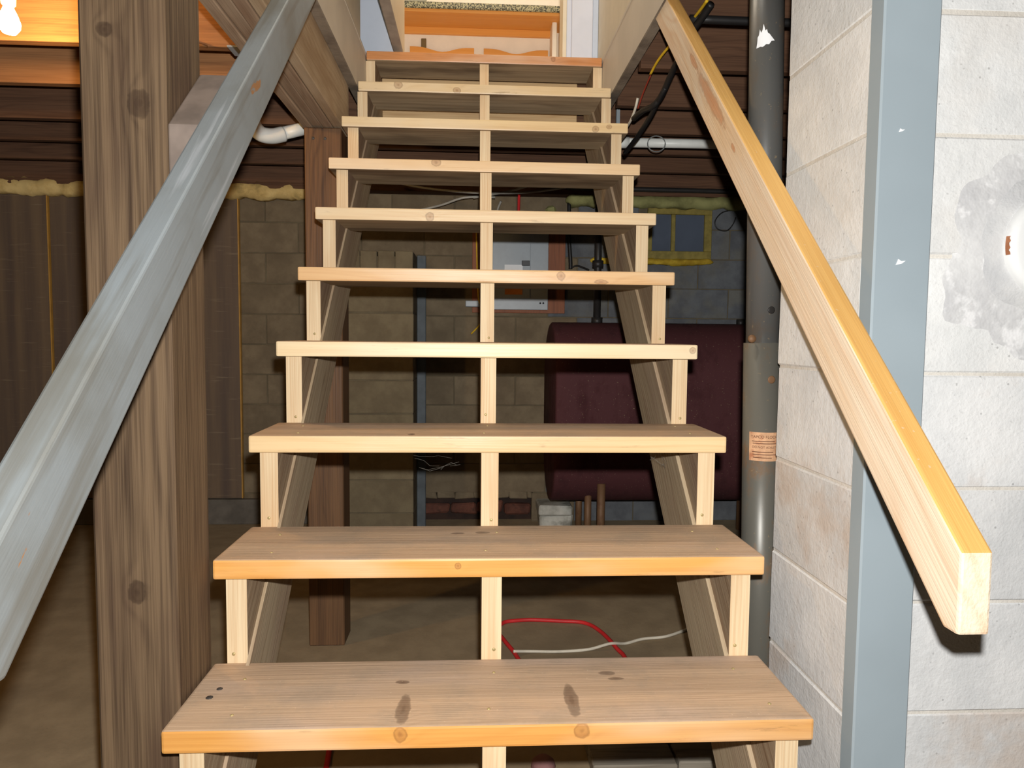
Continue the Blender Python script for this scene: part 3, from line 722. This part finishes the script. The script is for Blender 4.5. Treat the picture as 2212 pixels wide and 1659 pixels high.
# ------------------------------------------------------------------ block pilaster
pi = empty('block_pilaster', (-.6, 4.3, 0), 'tan block pier standing against the back wall', 'pier')
PY0 = 4.16
box('mortar_core', (-.797, PY0+.003, 0), (-.397, WALL_Y-.006, 1.70), MORT, pi)
for c in range(9):
    z0 = c*.1966; z1 = z0+.1966-.003
    if c == 8: z1 = z0+.16
    if c == 8:
        xs = [-.80, -.70, -.60, -.50, -.394]
        for a, b in zip(xs[:-1], xs[1:]): box('block', (a+.002, PY0, z0+.002), (b-.003, WALL_Y-.004, z1), PILM, pi, bevel=.004, jit=.002)
    else:
        box('block', (-.80, PY0, z0+.002), (-.394, WALL_Y-.004, z1), PILM, pi, bevel=.004, jit=.0015)

tag(box('painted_board', (-.392, 4.40, 0), (-.338, 4.43, 1.735), plain('dull_blue_grey', S(84, 90, 94), .6, .3, .15), bevel=.003), 'narrow dull blue-grey board standing beside the tan block pier', 'board')
# ------------------------------------------------------------------ brown sheets on the back wall
for nm, x0, x1, lb in (('wall_panel', -3.95, -2.728, 'dark brown wall sheet at the far left edge, beyond the big post'), ('wall_panel', -2.712, -1.552, 'dark brown wall sheet between the big post and the bare blocks')):
    pn = empty(nm, ((x0+x1)/2, 4.66, .17), lb, 'panel')
    box('sheet', (x0, 4.665, .172), (x1, 4.690, 2.112), PANEL, pn, bevel=.002)
    box('edge_strip', (x1+.0005, 4.660, .172), (x1+.008, 4.690, 2.112), GOLD, pn)
tag(box('base_plank', (-4.5, 4.655, 0), (-1.1, 4.694, .165), plain('base_plank_grey', S(96, 90, 82), .8, .15, .2, 8.0), bevel=.004), 'dark grey plank along the floor under the brown wall sheets', 'plank')

# ------------------------------------------------------------------ basement window
wn = empty('window_1', ((WX0+WX1)/2, WALL_Y, WZ0), 'small two-pane basement window with olive frame', kind='structure')
def fr(n, a, b, c, d, y0=4.676, y1=4.7035): box(n, (a, y0, c), (b, y1, d), OLIVE, wn, bevel=.003)
fr('frame_bottom', WX0, WX1, WZ0, WZ0+.055); fr('frame_top', WX0, WX1, WZ1-.04, WZ1); fr('frame_side', WX0, WX0+.03, WZ0+.055, WZ1-.04); fr('frame_side', WX1-.05, WX1, WZ0+.055, WZ1-.04); fr('mullion', 1.258, 1.285, WZ0+.055, WZ1-.04)
box('pane', (WX0+.03, 4.694, WZ0+.055), (1.258, 4.699, WZ1-.04), GLASSD, wn); box('pane', (1.285, 4.694, WZ0+.055), (WX1-.05, 4.699, WZ1-.04), GLASSD, wn)
tag(lump('spray_foam', .72, 1.545, 4.68, 1.728, 1.772, .03, FOAMY, n=60, seed=9, rough=.6), 'yellow spray foam bead under the basement window', 'foam')

# ------------------------------------------------------------------ breaker panel
ep = empty('breaker_panel', (.25, 4.64, 1.41), 'grey breaker panel on a reddish plywood board behind the stair', 'electrical panel')
box('backing_board', (-.055, 4.672, 1.40), (.555, 4.694, 1.99), PLY, ep, bevel=.002)
box('enclosure', (.045, 4.60, 1.424), (.425, 4.672, 1.94), PANELG, ep, bevel=.004)
box('cover_plate', (.035, 4.590, 1.418), (.435, 4.601, 1.946), PANELG, ep, bevel=.003)
box('door', (.075, 4.583, 1.49), (.318, 4.592, 1.90), PANELG, ep, bevel=.002)
box('latch', (.262, 4.578, 1.70), (.314, 4.584, 1.733), BLACKM, ep, bevel=.002)
box('label_card', (.152, 4.580, 1.60), (.268, 4.584, 1.705), PAPERW, ep)
box('orange_card', (.155, 4.580, 1.515), (.268, 4.584, 1.575), PAPERO, ep)
for x in (.385, .405): lathe('screw', [(0, -.003), (.006, -.002), (.006, .002)], (x, 4.589, 1.462), BLACKM, ep, seg=8, axis='Y')
box('junction_box', (-.098, 4.62, 1.435), (.0, 4.672, 1.475), PANELG, ep, bevel=.004)
tag(tube('black_cable', [(.573, 4.66, 2.12), (.575, 4.655, 1.9), (.586, 4.655, 1.75), (.588, 4.655, 1.69)], .013, BLACKC, smooth_pts=6), 'thick black cable running down beside the breaker panel board', 'cable')
tag(tube('black_cable', [(.588, 4.655, 1.70), (.63, 4.64, 1.71), (.67, 4.62, 1.695), (.70, 4.60, 1.68)], .006, BLACKC, smooth_pts=5), 'thin black wire looping from the panel to the vent pipe', 'cable')
tag(tube('yellow_cable', [(-.03, 4.66, 2.05), (-.028, 4.655, 1.85), (-.02, 4.64, 1.6), (-.012, 4.612, 1.48), (.012, 4.612, 1.42), (.0, 4.64, 1.33), (-.06, 4.675, 1.26)], .005, YELC, smooth_pts=6), 'yellow wire hanging at the left of the breaker panel', 'cable')
tag(tube('red_cable', [(.243, 4.62, 2.16), (.24, 4.6, 2.05), (.238, 4.62, 1.93)], .009, REDC, smooth_pts=5), 'short red wire above the breaker panel', 'cable')
for i, (pts, lb) in enumerate((
    ([(-.62, 4.3, 2.18), (-.40, 4.25, 2.12), (-.15, 4.2, 2.085), (.05, 4.2, 2.08), (.3, 4.3, 2.11), (.55, 4.4, 2.17)], 'grey cable sagging behind the upper treads, longest one'),
    ([(-.45, 4.4, 1.99), (-.25, 4.35, 2.03), (-.1, 4.3, 2.07), (.08, 4.3, 2.075)], 'grey cable rising to the bundle behind the upper treads'),
    ([(-.05, 4.3, 2.07), (.15, 4.25, 2.10), (.32, 4.2, 2.14), (.5, 4.2, 2.19)], 'grey cable running up from the bundle to the joists'),
    ([(.12, 4.45, 2.08), (.10, 4.5, 2.02), (.13, 4.58, 1.95)], 'grey cable dropping into the top of the breaker panel'))):
    tag(tube('grey_cable', pts, .007, plain('grey_cable_%d' % i, S(170, 166, 156), .6, .3), smooth_pts=6), lb, 'cable')
tag(box('foam_scrap', (.42, 4.62, 1.98), (.50, 4.69, 2.10), FOAMG, bevel=.02, jit=.02), 'greenish foam scrap above the breaker panel', 'foam')

# ------------------------------------------------------------------ pipes and cables under the joists
pr = empty('drain_pipe', (1.0, 3.30, 2.14), 'white plastic pipe hanging under the joists at the right', 'pipe')
tube('pipe', [(.60, 3.30, 2.143), (1.28, 3.30, 2.146)], .021, PVC, pr, seg=16)
tube('pipe_coupling', [(.60, 3.30, 2.143), (.665, 3.30, 2.143)], .026, PVC, pr, seg=16)
for x in (.605, 1.22): box('hanger_strap', (x, 3.292, 2.16), (x+.016, 3.308, 2.4395), PANELG, pr)
ring = [(.79+.041*math.cos(2*math.pi*k/24), 3.2805+.001*math.sin(2*math.pi*k/24), 2.135+.036*math.sin(2*math.pi*k/24)) for k in range(25)]
tube('hanging_ring', ring, .003, plain('dull_wire', S(120, 122, 120), .5, .4), pr, seg=6)
pe = empty('drain_pipe', (-.9, 3.0, 2.06), 'white plastic pipe elbow under the beam at the left', 'pipe')
tube('pipe', [(-.72, 3.08, 2.118), (-.86, 3.02, 2.062)], .026, PVC, pe, seg=16)
tube('elbow', [(-.83, 3.035, 2.072), (-.875, 3.01, 2.055), (-.915, 2.98, 2.06), (-.93, 2.93, 2.10), (-.93, 2.905, 2.20), (-.93, 2.905, 2.438)], .031, PVC, pe, seg=16, smooth_pts=5)
for lb, m, r, pts in (
    ('black cable stapled under the right joists, with a knot', BLACKC, .013, [(.60, 2.165, 2.203), (1.2, 2.165, 2.201), (1.6, 2.165, 2.203)]),
    ('black cable bundle hanging beside the right stair opening', BLACKC, .011, [(.637, 2.08, 2.21), (.625, 2.13, 2.19), (.619, 2.2, 2.179), (.619, 2.4, 2.142), (.608, 2.5, 2.092), (.588, 2.54, 2.066), (.572, 2.62, 2.075), (.566, 2.75, 2.085)]),
    ('black cable falling behind the upper right treads', BLACKC, .009, [(.612, 2.47, 2.105), (.602, 2.5, 2.084), (.590, 2.6, 2.042), (.575, 2.75, 2.008), (.566, 2.9, 1.994)]),
    ('yellow cable under the joist right of the stair', YELC, .0045, [(.615, 2.05, 2.205), (.612, 2.17, 2.206), (.585, 2.43, 2.197), (.578, 2.55, 2.179)]),
    ('red cable beside the right stair opening', plain('dull_red_cable', S(140, 52, 36), .6, .3), .003, [(.580, 2.555, 2.177), (.572, 2.63, 2.14), (.565, 2.68, 2.10)]),
    ('white cable below the yellow one right of the stair', WHITEC, .005, [(.566, 2.69, 2.142), (.562, 2.71, 2.11), (.560, 2.78, 2.085), (.560, 2.9, 2.08)]),
    ('black pipe along the top of the back wall at the right', BLACKP, .016, [(.55, 4.60, 2.203), (1.4, 4.60, 2.20), (2.4, 4.60, 2.195)]),
    ('thin black wire loop on the wall right of the window', BLACKC, .004, [(1.70, 4.68, 2.10), (1.60, 4.68, 2.08), (1.55, 4.68, 2.02), (1.57, 4.68, 1.97), (1.63, 4.68, 1.96), (1.67, 4.68, 2.0), (1.69, 4.68, 2.05)])):
    tag(tube('cable', pts, r, m, smooth_pts=6), lb, 'pipe' if 'pipe' in lb else 'cable')

# ------------------------------------------------------------------ bare bulb between the left joists
bu = empty('light_bulb', (-1.445, 2.28, 2.19), 'glowing bare light bulb between the joists at the top left', 'light bulb')
lathe('glass', [(0, -.062), (.018, -.058), (.029, -.042), (.030, -.028), (.024, -.008), (.015, .012), (.013, .022)], (-1.445, 2.28, 2.203), BULBM, bu, seg=20)
lathe('socket', [(.014, .0), (.019, .004), (.022, .045), (.012, .06), (0, .06)], (-1.445, 2.28, 2.224), PORC, bu, seg=20)
tube('stem', [(-1.445, 2.28, 2.28), (-1.445, 2.28, 2.4385)], .007, BLACKP, bu)
tag(tube('lamp_wire', [(-1.43, 2.30, 2.42), (-1.3, 2.40, 2.36), (-1.1, 2.50, 2.26), (-.95, 2.523, 2.216)], .005, plain('brown_wire', S(110, 74, 40), .6, .3), smooth_pts=6), 'thin brown wire running from the bare bulb along a joist', 'cable')
bx = tag(box('metal_strap', (-.86, 2.45, 2.19), (-.74, 2.53, 2.196), PANELG, bevel=.001), 'pale metal strap under a joist beside the beam', 'strap')

# ------------------------------------------------------------------ things on the floor
tag(tube('extension_cord', [(.19, 2.2, .0095), (.17, 2.45, .0095), (.13, 2.67, .0095), (.092, 2.80, .0095), (.065, 2.91, .0095), (.095, 2.988, .0095), (.15, 3.008, .0095), (.22, 3.015, .0095), (.34, 2.998, .0095), (.445, 2.975, .0095), (.50, 2.88, .0095), (.535, 2.72, .0095), (.55, 2.6, .0095), (.52, 2.2, .0095), (.32, 1.80, .0095), (-.1, 1.62, .0095), (-.40, 1.80, .0095), (-.462, 2.03, .0095), (-.47, 2.3, .0095)], .0085, REDC, smooth_pts=8), 'red extension cord looped on the floor under the stair', 'cord')
tag(tube('white_cord', [(.12, 2.68, .022), (.2, 2.71, .007), (.3, 2.705, .007), (.42, 2.72, .007), (.51, 2.73, .025), (.58, 2.77, .007), (.66, 2.81, .007), (.76, 2.83, .007), (.86, 2.89, .007), (.95, 2.95, .007)], .006, WHITEC, smooth_pts=8), 'thin white cord wavering across the floor under the stair', 'cord')
for (x0, x1, y0, y1, z1, lb) in ((.30, .545, 1.90, 2.10, .04, 'weathered grey plank on the floor, left piece under the lowest visible tread'), (.55, .72, 1.91, 2.11, .042, 'weathered grey plank on the floor, right piece beside the stringer')):
    tag(box('floor_plank', (x0, y0, 0), (x1, y1, z1), PLANKG, bevel=.004, jit=.003), lb, 'plank')
tag(lathe('red_stone', [(0, .045), (.018, .042), (.032, .03), (.036, .015), (.03, .0), (0, 0)], (.165, 1.95, 0), concrete('dull_red_stone', S(150, 110, 108), S(120, 84, 82)), seg=16), 'dull reddish rounded lump on the floor left of the grey planks', 'stone')

# ------------------------------------------------------------------ cobwebs
def web(pts, n, seed, name, label):
    random.seed(seed); e = empty(name, pts[0], label, 'cobweb', kind='stuff')
    for i in range(n):
        a = random.choice(pts); b = random.choice(pts)
        a = Vector(a); b = Vector(b)
        q = [a.lerp(b, t)+Vector((random.uniform(-.008, .008), random.uniform(-.008, .008), random.uniform(-.010, .006))) for t in (0, .25, .5, .75, 1)]
        tube('thread', q, .00022, WEB, e, seg=4)
web([(-.19, 1.72, .955), (-.17, 1.72, .925), (-.10, 1.73, .945), (-.12, 1.70, .93), (-.08, 1.71, .94)], 5, 3, 'cobweb', 'wispy cobweb hanging under a tread left of the middle stringer')
web([(.44, 1.80, .98), (.42, 1.79, .94), (.45, 1.78, .92), (.40, 1.80, .96)], 8, 4, 'cobweb', 'wispy cobweb at the right stringer below a tread')
